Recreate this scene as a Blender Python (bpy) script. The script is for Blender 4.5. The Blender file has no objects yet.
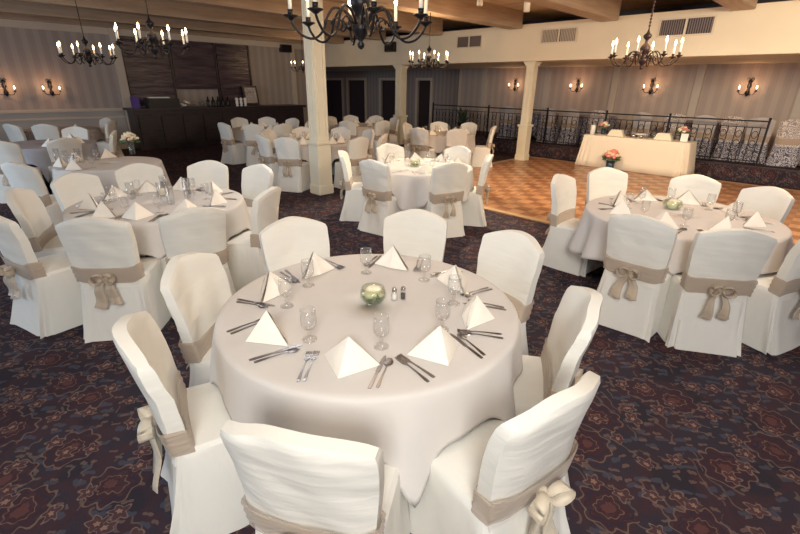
import bpy, bmesh, math, random
from mathutils import Vector, Matrix
R = math.radians
PI = math.pi
rnd = random.Random(7)
scene = bpy.context.scene
COL = scene.collection

# ------------------------------------------------------------------ camera, world, lights, exposure
CAM_H, PITCH, ROLL, YAW, FPX = 1.802, R(22.297), R(0.85), R(-44.53), 441.35
cam_d = bpy.data.cameras.new('camera'); cam_d.sensor_width = 36; cam_d.lens = FPX / 800 * 36; cam_d.clip_start = .02
cam = bpy.data.objects.new('camera', cam_d); COL.objects.link(cam)
f0 = Vector((0, math.cos(PITCH), -math.sin(PITCH))); r0 = Vector((1, 0, 0)); u0 = r0.cross(f0)
r1 = math.cos(ROLL) * r0 + math.sin(ROLL) * u0
u1 = -math.sin(ROLL) * r0 + math.cos(ROLL) * u0
rz = Matrix.Rotation(-YAW, 3, 'Z')
cr, cu, cf = rz @ r1, rz @ u1, rz @ f0
m = Matrix((cr, cu, -cf)).transposed().to_4x4(); m.translation = Vector((0, 0, CAM_H))
cam.matrix_world = m
scene.camera = cam

w = bpy.data.worlds.new('world'); scene.world = w; w.use_nodes = True
w.node_tree.nodes['Background'].inputs[0].default_value = (.50, .46, .56, 1)
w.node_tree.nodes['Background'].inputs[1].default_value = .28

def aim(o, tgt):
    o.rotation_euler = (Vector(tgt) - o.location).to_track_quat('-Z', 'Y').to_euler()
def area(name, loc, tgt, size, power, col, sy=None):
    d = bpy.data.lights.new(name, 'AREA'); d.energy = power; d.color = col; d.size = size
    if sy: d.shape = 'RECTANGLE'; d.size_y = sy
    o = bpy.data.objects.new(name, d); COL.objects.link(o); o.location = loc; aim(o, tgt); return o
def point(name, loc, power, col, rad=.05):
    d = bpy.data.lights.new(name, 'POINT'); d.energy = power; d.color = col; d.shadow_soft_size = rad
    o = bpy.data.objects.new(name, d); COL.objects.link(o); o.location = loc; return o
def spot(name, loc, tgt, power, col, ang, blend=.6, rad=.06):
    d = bpy.data.lights.new(name, 'SPOT'); d.energy = power; d.color = col; d.spot_size = R(ang); d.spot_blend = blend; d.shadow_soft_size = rad
    o = bpy.data.objects.new(name, d); COL.objects.link(o); o.location = loc; aim(o, tgt); return o

# daylight from assumed, unseen windows behind the photographer, on the left
area('window_daylight', (-8.5, -4.4, 2.0), (-6, 4, .6), 5.0, 190, (.66, .82, 1.0), 2.0)
# the photographer's flash, bounced on ceiling above and behind the camera
area('bounced_flash', (1.6, -1.6, 3.2), (-3.2, 4.6, .6), 1.2, 165, (.97, .97, .95))
area('ceiling_fill', (-4.2, 2.9, 3.12), (-4.2, 2.9, 0), .9, 26, (.95, .95, .96))  # unseen overhead fill, added to lift the tables in mid room
area('ceiling_fill', (-.2, 4.4, 3.12), (-.9, 4.6, 0), .8, 30, (1.0, .86, .72))  # added fill that brightens the right hand table
area('ceiling_fill', (.3, -.1, 3.12), (-1.4, 1.4, .4), .9, 42, (1.0, .94, .84))  # added fill on the nearest table and its front chairs
area('ceiling_fill', (.4, 6.2, 3.12), (-3.2, 11.5, 1.9), 1.2, 250, (1.0, .82, .58))  # added warm fill, out of view, brightening the soffit
# track spotlights over the middle of the room
WARM = (1.0, .76, .50)
spot('table_spotlight', (-5.2, 7.1, 3.02), (-4.35, 4.9, .8), 560, (1, .84, .62), 62)
spot('dance_floor_spotlight', (-4.2, 6.6, 3.02), (-3.4, 9.0, 0), 330, (1, .78, .52), 95)
scene.view_settings.view_transform = 'Standard'
scene.view_settings.look = 'None'
scene.view_settings.gamma = 1
scene.view_settings.exposure = 0.29

# ------------------------------------------------------------------ materials
MATS = {}
def newmat(name):
    mt = bpy.data.materials.new(name); mt.use_nodes = True
    nt = mt.node_tree; return mt, nt, nt.nodes['Principled BSDF']
def simple(name, col, rough=.6, metal=0., noise=0., nscale=20., bump=0., bscale=60., spec=.5, emit=None, es=0., stretch=None, sheen=0.):
    mt, nt, b = newmat(name)
    b.inputs['Base Color'].default_value = (*col, 1); b.inputs['Roughness'].default_value = rough
    b.inputs['Metallic'].default_value = metal; b.inputs['Specular IOR Level'].default_value = spec
    if sheen: b.inputs['Sheen Weight'].default_value = sheen
    if emit: b.inputs['Emission Color'].default_value = (*emit, 1); b.inputs['Emission Strength'].default_value = es
    tc = nt.nodes.new('ShaderNodeTexCoord'); src = tc.outputs['Object']
    if stretch:
        mp = nt.nodes.new('ShaderNodeMapping'); mp.inputs['Scale'].default_value = stretch
        nt.links.new(src, mp.inputs[0]); src = mp.outputs[0]
    if noise:
        n = nt.nodes.new('ShaderNodeTexNoise'); n.inputs['Scale'].default_value = nscale; n.inputs['Detail'].default_value = 4
        nt.links.new(src, n.inputs['Vector'])
        rp = nt.nodes.new('ShaderNodeValToRGB')
        rp.color_ramp.elements[0].position = .3; rp.color_ramp.elements[1].position = .7
        rp.color_ramp.elements[0].color = (*[c * (1 - noise) for c in col], 1)
        rp.color_ramp.elements[1].color = (*[min(1, c * (1 + noise)) for c in col], 1)
        nt.links.new(n.outputs['Fac'], rp.inputs[0]); nt.links.new(rp.outputs[0], b.inputs['Base Color'])
    if bump:
        n = nt.nodes.new('ShaderNodeTexNoise'); n.inputs['Scale'].default_value = bscale; n.inputs['Detail'].default_value = 3
        nt.links.new(src, n.inputs['Vector'])
        bp = nt.nodes.new('ShaderNodeBump'); bp.inputs['Strength'].default_value = bump; bp.inputs['Distance'].default_value = .02
        nt.links.new(n.outputs['Fac'], bp.inputs['Height']); nt.links.new(bp.outputs[0], b.inputs['Normal'])
    MATS[name] = mt; return mt

CREAM = simple('cream_cover', (.82, .80, .73), .8, bump=.30, bscale=3.0, spec=.2, stretch=(1.2, 1.2, 6))
CREAM2 = simple('cream_skirt', (.78, .765, .71), .8, bump=.6, bscale=3.0, spec=.2, stretch=(2.5, 2.5, 1.2))
CLOTH = simple('table_linen', (.66, .63, .60), .85, bump=.30, bscale=3.5, spec=.2, noise=.02, nscale=4)
IVORYCLOTH = simple('ivory_linen', (.86, .78, .64), .85, bump=.15, bscale=5, spec=.2)
SILVERCLOTH = simple('silver_linen', (.42, .42, .46), .6, bump=.2, bscale=5, spec=.4)
NAPKIN = simple('napkin_linen', (.92, .86, .76), .8, bump=.1, bscale=30, spec=.2)
IRON = simple('black_iron', (.018, .016, .02), .42, metal=.6, bump=.15, bscale=40)
BRONZE = simple('bronze', (.035, .014, .012), .45, metal=.2)
SILVER = simple('cutlery_steel', (.30, .29, .30), .28, metal=1.0)
CANDLE = simple('candle_ivory', (.88, .84, .72), .6)
BULB = simple('bulb_glow', (1, .9, .7), .4, emit=(1.0, .72, .38), es=14)
COLUMNM = simple('column_paint', (.83, .77, .60), .55, noise=.04, nscale=3)
SOFFITM = simple('soffit_paint', (.80, .72, .56), .7, noise=.03, nscale=2)
BEAMM = simple('beam_wood', (.47, .35, .25), .6, noise=.14, nscale=3, stretch=(6, .5, 6))
TRIM = simple('trim_paint', (.60, .52, .43), .5)
DARKWOOD = simple('dark_wood', (.030, .020, .024), .35, noise=.4, nscale=4, stretch=(1, 1, 8))
DARKDOOR = simple('door_paint', (.035, .018, .018), .5)
CARDWHITE = simple('white_card', (.9, .88, .84), .6)
PINK = simple('pink_petals', (.80, .30, .25), .7, noise=.3, nscale=40)
PEACH = simple('peach_petals', (.88, .62, .45), .7, noise=.2, nscale=40)
CREAMROSE = simple('cream_petals', (.88, .83, .62), .7, noise=.08, nscale=40)
LEAF = simple('leaf_green', (.08, .14, .07), .6, noise=.3, nscale=30)
TEAL = simple('teal_glass', (.03, .06, .10), .15)
BLACKBOX = simple('black_plastic', (.012, .012, .016), .4)
PURPLE = simple('purple_plastic', (.07, .02, .26), .4)
WHITECAN = simple('lamp_can_paint', (.85, .76, .60), .4)
LENS = simple('lamp_lens', (.05, .05, .05), .3)
DARKLEG = simple('table_leg_steel', (.05, .05, .055), .4, metal=.6)
VENTFRAME = simple('vent_frame', (.72, .64, .50), .5)
VENTDARK = simple('vent_slats', (.20, .16, .15), .5)
VENTLIGHT = simple('vent_slats_pale', (.52, .44, .35), .5)
CREAMBOX = simple('cream_box', (.85, .78, .62), .6)
CHROME = simple('chrome_top', (.55, .53, .52), .2, metal=1)

def organza(name, col, alpha):
    mt, nt, b = newmat(name)
    b.inputs['Base Color'].default_value = (*col, 1); b.inputs['Roughness'].default_value = .38
    b.inputs['Sheen Weight'].default_value = .3
    tc = nt.nodes.new('ShaderNodeTexCoord'); mp = nt.nodes.new('ShaderNodeMapping'); mp.inputs['Scale'].default_value = (2, 2, 22)
    n = nt.nodes.new('ShaderNodeTexNoise'); n.inputs['Scale'].default_value = 3
    bp = nt.nodes.new('ShaderNodeBump'); bp.inputs['Strength'].default_value = .5; bp.inputs['Distance'].default_value = .02
    nt.links.new(tc.outputs['Object'], mp.inputs[0]); nt.links.new(mp.outputs[0], n.inputs['Vector'])
    nt.links.new(n.outputs['Fac'], bp.inputs['Height']); nt.links.new(bp.outputs[0], b.inputs['Normal'])
    b.inputs['Alpha'].default_value = alpha
    return mt
SASH = organza('tan_organza', (.56, .43, .32), .62)
BOWM = organza('bow_organza', (.68, .55, .41), .62)

def glassmat(name, tint=(1, 1, 1), ior=1.45, dens=.03):
    mt = bpy.data.materials.new(name); mt.use_nodes = True; nt = mt.node_tree; nt.nodes.clear()
    o = nt.nodes.new('ShaderNodeOutputMaterial'); mx = nt.nodes.new('ShaderNodeMixShader')
    tr = nt.nodes.new('ShaderNodeBsdfTransparent'); gl = nt.nodes.new('ShaderNodeBsdfGlossy')
    tr.inputs[0].default_value = (*tint, 1); gl.inputs['Roughness'].default_value = .06
    lw = nt.nodes.new('ShaderNodeLayerWeight'); lw.inputs['Blend'].default_value = .35
    mr = nt.nodes.new('ShaderNodeMapRange'); mr.inputs['To Min'].default_value = dens; mr.inputs['To Max'].default_value = .38
    nt.links.new(lw.outputs['Facing'], mr.inputs['Value']); nt.links.new(mr.outputs[0], mx.inputs[0])
    nt.links.new(tr.outputs[0], mx.inputs[1]); nt.links.new(gl.outputs[0], mx.inputs[2]); df = nt.nodes.new('ShaderNodeBsdfDiffuse'); df.inputs[0].default_value = (.9, .92, .92, 1); m2 = nt.nodes.new('ShaderNodeMixShader'); m2.inputs[0].default_value = .025
    nt.links.new(mx.outputs[0], m2.inputs[1]); nt.links.new(df.outputs[0], m2.inputs[2]); nt.links.new(m2.outputs[0], o.inputs[0])
    return mt
GLASS = glassmat('clear_glass', (.985, .985, .985))
GREENGLASS = glassmat('greenish_glass', (.90, .93, .86))

class N:      # tiny node-graph helper
    def __init__(s, nt): s.nt = nt
    def n(s, t, **k):
        nd = s.nt.nodes.new(t)
        for a, v in k.items(): setattr(nd, a, v)
        return nd
    def l(s, a, b): s.nt.links.new(a, b)
    def math(s, op, a, b=None, c=None):
        nd = s.n('ShaderNodeMath', operation=op)
        for i, v in enumerate((a, b, c)):
            if v is None: continue
            if isinstance(v, (int, float)): nd.inputs[i].default_value = v
            else: s.l(v, nd.inputs[i])
        return nd.outputs[0]
    def mix(s, f, a, b):
        nd = s.n('ShaderNodeMix', data_type='RGBA')
        for i, v in ((0, f), (6, a), (7, b)):
            if isinstance(v, (int, float)): nd.inputs[i].default_value = v
            elif isinstance(v, tuple): nd.inputs[i].default_value = (*v, 1)
            else: s.l(v, nd.inputs[i])
        return nd.outputs[2]
    def ramp(s, f, stops, interp='LINEAR'):
        nd = s.n('ShaderNodeValToRGB'); cr_ = nd.color_ramp; cr_.interpolation = interp
        while len(cr_.elements) < len(stops): cr_.elements.new(.5)
        for e, (p, c) in zip(cr_.elements, stops): e.position = p; e.color = (*c, 1)
        s.l(f, nd.inputs[0]); return nd.outputs[0]

def carpet_mat(upright=False):
    mt, nt, b = newmat('persian_carpet'); g = N(nt)
    b.inputs['Roughness'].default_value = .95; b.inputs['Specular IOR Level'].default_value = .1
    tc = g.n('ShaderNodeTexCoord')
    ns = g.n('ShaderNodeTexNoise'); ns.inputs['Scale'].default_value = 9; ns.inputs['Detail'].default_value = 2
    rot = g.n('ShaderNodeMapping'); rot.inputs['Rotation'].default_value = (R(90) if upright else 0, 0, 0); g.l(tc.outputs['Object'], rot.inputs[0])
    g.l(rot.outputs[0], ns.inputs['Vector'])
    sub = g.n('ShaderNodeVectorMath', operation='SUBTRACT'); g.l(ns.outputs['Color'], sub.inputs[0]); sub.inputs[1].default_value = (.5, .5, .5)
    sc = g.n('ShaderNodeVectorMath', operation='SCALE'); g.l(sub.outputs[0], sc.inputs[0]); sc.inputs['Scale'].default_value = .075
    ad = g.n('ShaderNodeVectorMath', operation='ADD'); g.l(rot.outputs[0], ad.inputs[0]); g.l(sc.outputs[0], ad.inputs[1])
    def cells(scale, rand, petals, wob, sx=1., off=0.):
        mp = g.n('ShaderNodeMapping'); mp.inputs['Scale'].default_value = (1, sx, 1); mp.inputs['Location'].default_value = (off, off * .7, 0)
        g.l(ad.outputs[0], mp.inputs[0])
        v = g.n('ShaderNodeTexVoronoi', voronoi_dimensions='2D'); v.inputs['Scale'].default_value = scale; v.inputs['Randomness'].default_value = rand
        g.l(mp.outputs[0], v.inputs['Vector'])
        d = g.n('ShaderNodeVectorMath', operation='SUBTRACT'); g.l(mp.outputs[0], d.inputs[0]); g.l(v.outputs['Position'], d.inputs[1])
        x = g.n('ShaderNodeSeparateXYZ'); g.l(d.outputs[0], x.inputs[0])
        th = g.math('ARCTAN2', x.outputs[1], x.outputs[0])
        rad = g.math('SQRT', g.math('ADD', g.math('MULTIPLY', x.outputs[0], x.outputs[0]), g.math('MULTIPLY', x.outputs[1], x.outputs[1])))
        k = g.math('ADD', 1., g.math('MULTIPLY', g.math('SINE', g.math('MULTIPLY', th, float(petals))), wob))
        col = g.n('ShaderNodeSeparateColor'); g.l(v.outputs['Color'], col.inputs[0])
        return g.math('DIVIDE', rad, k), col
    def inside(r, a): return g.math('LESS_THAN', r, a)
    def band(r, a, w_): return g.math('LESS_THAN', g.math('ABSOLUTE', g.math('SUBTRACT', r, a)), w_)
    def put(c, mask, col, op=1.): return g.mix(g.math('MULTIPLY', mask, op), c, col)
    n2 = g.n('ShaderNodeTexNoise'); n2.inputs['Scale'].default_value = 3.2; n2.inputs['Detail'].default_value = 2; g.l(ad.outputs[0], n2.inputs['Vector'])
    c = g.ramp(n2.outputs['Fac'], [(0, (.027, .027, .040)), (.44, (.036, .030, .042)), (.52, (.050, .028, .036)), (.60, (.030, .026, .036))])
    # short curling stems
    wv = g.n('ShaderNodeTexWave', wave_type='BANDS', bands_direction='DIAGONAL'); wv.inputs['Scale'].default_value = 4.5
    wv.inputs['Distortion'].default_value = 9; wv.inputs['Detail'].default_value = 1; wv.inputs['Detail Scale'].default_value = 1.5; g.l(ad.outputs[0], wv.inputs['Vector'])
    n3 = g.n('ShaderNodeTexNoise'); n3.inputs['Scale'].default_value = 7; g.l(rot.outputs[0], n3.inputs['Vector'])
    c = put(c, g.math('MULTIPLY', g.math('GREATER_THAN', wv.outputs['Fac'], .93), g.math('GREATER_THAN', n3.outputs['Fac'], .52)), (.13, .095, .085), .65)
    # leaves
    r, cc = cells(11, .9, 2, .45, 1.0)
    c = put(c, g.math('MULTIPLY', inside(r, .022), g.math('GREATER_THAN', cc.outputs[0], .3)), (.060, .062, .085), .8)
    r, cc = cells(15, 1., 2, .5, 1.0, 3.3)
    c = put(c, g.math('MULTIPLY', inside(r, .014), g.math('GREATER_THAN', cc.outputs[0], .5)), (.13, .085, .075), .8)
    # big scalloped medallions
    r, cc = cells(2.7, .75, 9, .10)
    sel = g.math('GREATER_THAN', cc.outputs[1], .25)
    c = put(c, g.math('MULTIPLY', inside(r, .120), sel), (.052, .024, .030), .85)
    c = put(c, g.math('MULTIPLY', band(r, .120, .0045), sel), (.16, .115, .095), .7)
    c = put(c, g.math('MULTIPLY', band(r, .092, .006), sel), (.030, .028, .045), .9)
    c = put(c, g.math('MULTIPLY', band(r, .058, .003), sel), (.17, .11, .09), .7)
    c = put(c, g.math('MULTIPLY', inside(r, .030), sel), (.10, .045, .045), .9)
    # small five-petalled flowers
    r, cc = cells(6.2, .95, 5, .26, 1., 1.7)
    sel = g.math('GREATER_THAN', cc.outputs[2], .35)
    c = put(c, g.math('MULTIPLY', inside(r, .036), sel), (.075, .038, .044), .85)
    c = put(c, g.math('MULTIPLY', band(r, .036, .0035), sel), (.18, .125, .105), .8)
    c = put(c, g.math('MULTIPLY', inside(r, .012), sel), (.24, .15, .11), .9)
    g.l(c, b.inputs['Base Color'])
    fn = g.n('ShaderNodeTexNoise'); fn.inputs['Scale'].default_value = 220; g.l(tc.outputs['Object'], fn.inputs['Vector'])
    bp = g.n('ShaderNodeBump'); bp.inputs['Strength'].default_value = .4; bp.inputs['Distance'].default_value = .004
    g.l(fn.outputs['Fac'], bp.inputs['Height']); g.l(bp.outputs[0], b.inputs['Normal'])
    return mt
CARPET = carpet_mat(); RISERCARPET = carpet_mat(True)

def parquet_mat():
    mt, nt, b = newmat('parquet'); g = N(nt)
    b.inputs['Roughness'].default_value = .33
    tc = g.n('ShaderNodeTexCoord'); sx = g.n('ShaderNodeSeparateXYZ'); g.l(tc.outputs['Object'], sx.inputs[0])
    T = .23
    ck = g.n('ShaderNodeTexChecker'); ck.inputs['Scale'].default_value = 1 / T
    mz = g.n('ShaderNodeMapping'); mz.inputs['Location'].default_value = (.001, .001, .1); g.l(tc.outputs['Object'], mz.inputs[0]); g.l(mz.outputs[0], ck.inputs['Vector'])
    def strips(ax, n):
        f = g.math('FLOOR', g.math('MULTIPLY', ax, n / T)); w_ = g.n('ShaderNodeTexWhiteNoise', noise_dimensions='2D')
        cb = g.n('ShaderNodeCombineXYZ'); g.l(f, cb.inputs[0]); g.l(g.math('FLOOR', g.math('MULTIPLY', sx.outputs[1] if ax is sx.outputs[0] else sx.outputs[0], 1 / T)), cb.inputs[1])
        g.l(cb.outputs[0], w_.inputs['Vector']); return w_.outputs['Value']
    sa, sb = strips(sx.outputs[0], 5), strips(sx.outputs[1], 5)
    ca = g.ramp(sa, [(0, (.40, .190, .090)), (1, (.58, .31, .155))])
    cb_ = g.ramp(sb, [(0, (.24, .100, .045)), (1, (.37, .175, .080))])
    c = g.mix(ck.outputs['Fac'], ca, cb_)
    g.l(c, b.inputs['Base Color']); return mt
PARQUET = parquet_mat()

def stripes_mat(name, a, b_, axis, width=.13):
    mt, nt, b = newmat(name); g = N(nt); b.inputs['Roughness'].default_value = .7
    tc = g.n('ShaderNodeTexCoord'); sx = g.n('ShaderNodeSeparateXYZ'); g.l(tc.outputs['Object'], sx.inputs[0])
    x = sx.outputs[axis]
    f = g.math('PINGPONG', x, width)
    c = g.ramp(g.math('DIVIDE', f, width), [(0, a), (.42, a), (.52, b_), (1, b_)])
    th = g.math('LESS_THAN', g.math('ABSOLUTE', g.math('SUBTRACT', f, width * .75)), .006)
    c = g.mix(g.math('MULTIPLY', th, .5), c, a)
    g.l(c, b.inputs['Base Color']); return mt
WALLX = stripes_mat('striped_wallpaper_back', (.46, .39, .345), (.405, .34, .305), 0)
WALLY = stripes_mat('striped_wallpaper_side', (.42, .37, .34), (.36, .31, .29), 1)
WAINS = simple('wainscot_paint', (.44, .41, .38), .5)

def planks_mat():
    mt, nt, b = newmat('ceiling_planks'); g = N(nt); b.inputs['Roughness'].default_value = .6
    tc = g.n('ShaderNodeTexCoord'); sx = g.n('ShaderNodeSeparateXYZ'); g.l(tc.outputs['Object'], sx.inputs[0])
    fy = g.math('MULTIPLY', sx.outputs[1], 1 / .15)
    wn = g.n('ShaderNodeTexWhiteNoise', noise_dimensions='1D'); g.l(g.math('FLOOR', fy), wn.inputs['W'])
    c = g.ramp(wn.outputs['Value'], [(0, (.50, .36, .23)), (1, (.62, .46, .30))])
    ed = g.math('LESS_THAN', g.math('FRACT', fy), .06)
    c = g.mix(g.math('MULTIPLY', ed, .6), c, (.14, .09, .06)); g.l(c, b.inputs['Base Color']); return mt
PLANKS = planks_mat()

def damask_mat(name, light, dark, scale, k=.5):
    mt, nt, b = newmat(name); g = N(nt); b.inputs['Roughness'].default_value = .6
    tc = g.n('ShaderNodeTexCoord')
    ns = g.n('ShaderNodeTexNoise'); ns.inputs['Scale'].default_value = scale * .8; g.l(tc.outputs['Object'], ns.inputs['Vector'])
    sc = g.n('ShaderNodeVectorMath', operation='SCALE'); g.l(ns.outputs['Color'], sc.inputs[0]); sc.inputs['Scale'].default_value = .12
    ad = g.n('ShaderNodeVectorMath', operation='ADD'); g.l(tc.outputs['Object'], ad.inputs[0]); g.l(sc.outputs[0], ad.inputs[1])
    v = g.n('ShaderNodeTexVoronoi'); v.inputs['Scale'].default_value = scale; v.inputs['Randomness'].default_value = .6; g.l(ad.outputs[0], v.inputs['Vector'])
    wv = g.math('SINE', g.math('MULTIPLY', v.outputs['Distance'], 26))
    c = g.mix(g.math('GREATER_THAN', wv, k - .5), dark, light); g.l(c, b.inputs['Base Color']); return mt
DAMASK = damask_mat('black_white_damask', (.42, .41, .46), (.05, .05, .09), 9)
DAMASKPALE = damask_mat('pale_damask', (.66, .60, .56), (.30, .26, .27), 9)

def panelmat():
    mt, nt, b = newmat('dark_lacquer_panel'); g = N(nt)
    b.inputs['Base Color'].default_value = (.040, .026, .036, 1); b.inputs['Roughness'].default_value = .24
    tc = g.n('ShaderNodeTexCoord'); mp = g.n('ShaderNodeMapping'); mp.inputs['Scale'].default_value = (1, .7, 7)
    g.l(tc.outputs['Object'], mp.inputs[0]); n = g.n('ShaderNodeTexNoise'); n.inputs['Scale'].default_value = 1.4; n.inputs['Detail'].default_value = 4
    g.l(mp.outputs[0], n.inputs['Vector']); bp = g.n('ShaderNodeBump'); bp.inputs['Strength'].default_value = .5; bp.inputs['Distance'].default_value = .05
    g.l(n.outputs['Fac'], bp.inputs['Height']); g.l(bp.outputs[0], b.inputs['Normal'])
    g.l(g.ramp(n.outputs['Fac'], [(.35, (.035, .022, .035)), (.7, (.12, .078, .095))]), b.inputs['Base Color'])  # purple sheen painted into the colour as lighter streaks along the ripples
    return mt
PANEL = panelmat()

# ------------------------------------------------------------------ mesh helpers
class MB:
    def __init__(s): s.v = []; s.f = []; s.sm = []
    def add(s, vs, fs, smooth=True):
        o = len(s.v); s.v += [tuple(p) for p in vs]
        for q in fs: s.f.append(tuple(i + o for i in q)); s.sm.append(smooth)
        return s
    def box(s, x0, x1, y0, y1, z0, z1, bev=0.):
        if bev:
            bm = bmesh.new(); bmesh.ops.create_cube(bm, size=1)
            for v in bm.verts: v.co = Vector(((x0 + x1) / 2 + v.co.x * (x1 - x0), (y0 + y1) / 2 + v.co.y * (y1 - y0), (z0 + z1) / 2 + v.co.z * (z1 - z0)))
            bmesh.ops.bevel(bm, geom=list(bm.edges), offset=bev, segments=2, affect='EDGES')
            bm.verts.index_update(); s.add([v.co for v in bm.verts], [[v.index for v in f.verts] for f in bm.faces], False); bm.free(); return s
        v = [(x, y, z) for z in (z0, z1) for y in (y0, y1) for x in (x0, x1)]
        return s.add(v, [(0, 2, 3, 1), (4, 5, 7, 6), (0, 1, 5, 4), (2, 6, 7, 3), (0, 4, 6, 2), (1, 3, 7, 5)], False)
    def rings(s, rings, closed=True, cap0=True, cap1=True, smooth=True):
        n = len(rings[0]); vs = [p for r in rings for p in r]; fs = []
        for i in range(len(rings) - 1):
            for j in range(n if closed else n - 1):
                k = (j + 1) % n; fs.append((i * n + j, i * n + k, (i + 1) * n + k, (i + 1) * n + j))
        if cap0: fs.append(tuple(reversed(range(n))))
        if cap1: fs.append(tuple(range((len(rings) - 1) * n, len(rings) * n)))
        return s.add(vs, fs, smooth)
    def lathe(s, prof, n=20, c=(0, 0, 0), cap=True):
        rg = [[(c[0] + r * math.cos(2 * PI * j / n), c[1] + r * math.sin(2 * PI * j / n), c[2] + z) for j in range(n)] for r, z in prof]
        return s.rings(rg, cap0=cap, cap1=cap)
    def tube(s, pts, rad, n=8):
        pts = [Vector(p) for p in pts]; rg = []
        up = Vector((0, 0, 1)); prev = None
        for i, p in enumerate(pts):
            t = (pts[min(i + 1, len(pts) - 1)] - pts[max(i - 1, 0)]).normalized()
            a = t.cross(up) if prev is None else prev - t * prev.dot(t)
            if a.length < 1e-4: a = t.cross(Vector((1, 0, 0)))
            a.normalize(); prev = a; b = t.cross(a)
            r = rad[i] if isinstance(rad, (list, tuple)) else rad
            rg.append([p + a * r * math.cos(2 * PI * j / n) + b * r * math.sin(2 * PI * j / n) for j in range(n)])
        return s.rings(rg)
    def ball(s, c, r, n=12, sq=(1, 1, 1)):
        rg = []
        for i in range(1, 8):
            a = -PI / 2 + PI * i / 8
            rg.append([(c[0] + sq[0] * r * math.cos(a) * math.cos(2 * PI * j / n), c[1] + sq[1] * r * math.cos(a) * math.sin(2 * PI * j / n), c[2] + sq[2] * r * math.sin(a)) for j in range(n)])
        return s.rings(rg)
    def build(s, name, mat, parent=None, kind=None, sharp=0):
        me = bpy.data.meshes.new(name); me.from_pydata(s.v, [], s.f)
        me.polygons.foreach_set('use_smooth', s.sm); me.update()
        bm = bmesh.new(); bm.from_mesh(me); bmesh.ops.recalc_face_normals(bm, faces=bm.faces); bm.to_mesh(me); bm.free()
        me.materials.append(mat)
        if sharp: me.set_sharp_from_angle(angle=R(sharp))
        o = bpy.data.objects.new(name, me); COL.objects.link(o)
        if parent: o.parent = parent
        if kind: o['kind'] = kind
        return o

def tag(o, label, cat, group=None):
    o['label'] = label; o['category'] = cat
    if group: o['group'] = group
    elif 'group' in o: del o['group']
    return o
def thing(name, label, cat, loc=(0, 0, 0), rz_=0., group=None):
    o = bpy.data.objects.new(name, None); COL.objects.link(o); o.location = loc; o.rotation_euler = (0, 0, rz_); o.empty_display_size = .1
    return tag(o, label, cat, group)
def copy_tree(o, parent=None):
    c = o.copy(); COL.objects.link(c); c.parent = parent
    for ch in list(o.children):
        copy_tree(ch, c)
    return c
def struct(name, mb, mat): return mb.build(name, mat, None, 'structure')
USED = set()
def inst(proto, loc, rz_, label, cat, group=None):
    if proto.name in USED: o = copy_tree(proto)
    else: o = proto; USED.add(proto.name)
    o.location = loc; o.rotation_euler = (0, 0, rz_)
    return tag(o, label, cat, group)

# ------------------------------------------------------------------ the room
ZC = 3.13          # underside of beams
ZP = 3.50          # ceiling boards
struct('floor', MB().box(-22.5, 4, -5, 14.2, -.1, 0), CARPET)
struct('ceiling', MB().box(-15.2, 4, -5, 14.5, ZP, ZP + .1), PLANKS)
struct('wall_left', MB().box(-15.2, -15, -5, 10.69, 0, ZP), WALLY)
struct('wall_back', MB().box(-10.78, 4, 14, 14.2, 0, 2.6), WALLX)
# lobby wall with its door openings
dz = 2.02
doors = [(-20.0, -18.15), (-17.69, -16.47), (-15.4, -14.47), (-13.19, -12.49)]
lw = MB(); x = -22.5
for a, b in doors:
    lw.box(x, a, 14.3, 14.45, 0, 2.6); lw.box(a, b, 14.3, 14.45, dz, 2.6); x = b
lw.box(x, -10.78, 14.3, 14.45, 0, 2.6)
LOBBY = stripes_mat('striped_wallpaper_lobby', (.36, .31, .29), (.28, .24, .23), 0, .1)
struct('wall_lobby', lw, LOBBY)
struct('trim_1', MB().box(-10.86, -10.74, 13.98, 14.46, 0, 2.5), TRIM)
struct('wall_lobby_left', MB().box(-22.7, -22.5, 10.6, 14.45, 0, 2.6), LOBBY)
for i, (a, b) in enumerate(doors):
    d = struct('door_%d' % (i + 1), MB().box(a + .02, b - .02, 14.36, 14.40, 0, dz), DARKDOOR)
    fr = MB().box(a - .1, a, 14.25, 14.31, 0, dz + .1).box(b, b + .1, 14.25, 14.31, 0, dz + .1).box(a, b, 14.25, 14.31, dz, dz + .1)
    fr.build('door_frame', TRIM, d)
    MB().ball((b - .12, 14.33, 1.0), .03).build('door_knob', BRONZE, d)
    if b - a > 1.5: MB().box((a + b) / 2 - .015, (a + b) / 2 + .015, 14.35, 14.36, 0, dz).build('door_seam', BLACKBOX, d)
# soffit: dropped ceiling over the platform
struct('ceiling_soffit', MB().box(-22.5, 4, 10.69, 14.5, 2.41, 3.22), SOFFITM)
struct('trim_2', MB().box(-22.5, 4, 10.64, 10.70, 2.41, 2.47, .008), SOFFITM)
struct('wall_above_soffit', MB().box(-22.5, 4, 12.2, 12.3, 3.2, ZP + .1).box(-22.5, -15.2, 10.69, 12.2, 3.2, ZP), DARKWOOD)
# beams
for i, (u, wd) in enumerate([(-14.75, .42), (-13.35, .36), (-11.25, .36), (-8.95, .36), (-6.45, .36), (-4.18, .36), (-1.85, .36), (.5, .36)]):
    struct('trim_%d' % (i + 3), MB().box(u - wd, u, -5, 10.66, ZC, ZP + .01, .01), BEAMM)
# platform
struct('floor_platform', MB().box(-10.6, 4, 11.98, 14.0, 0, .33, .01), CARPET)
struct('trim_20', MB().box(-10.6, 4, 11.972, 11.985, 0, .31), RISERCARPET)
struct('trim_21', MB().box(-10.6, 4, 11.955, 12.02, .30, .335, .006), DARKWOOD)
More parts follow.
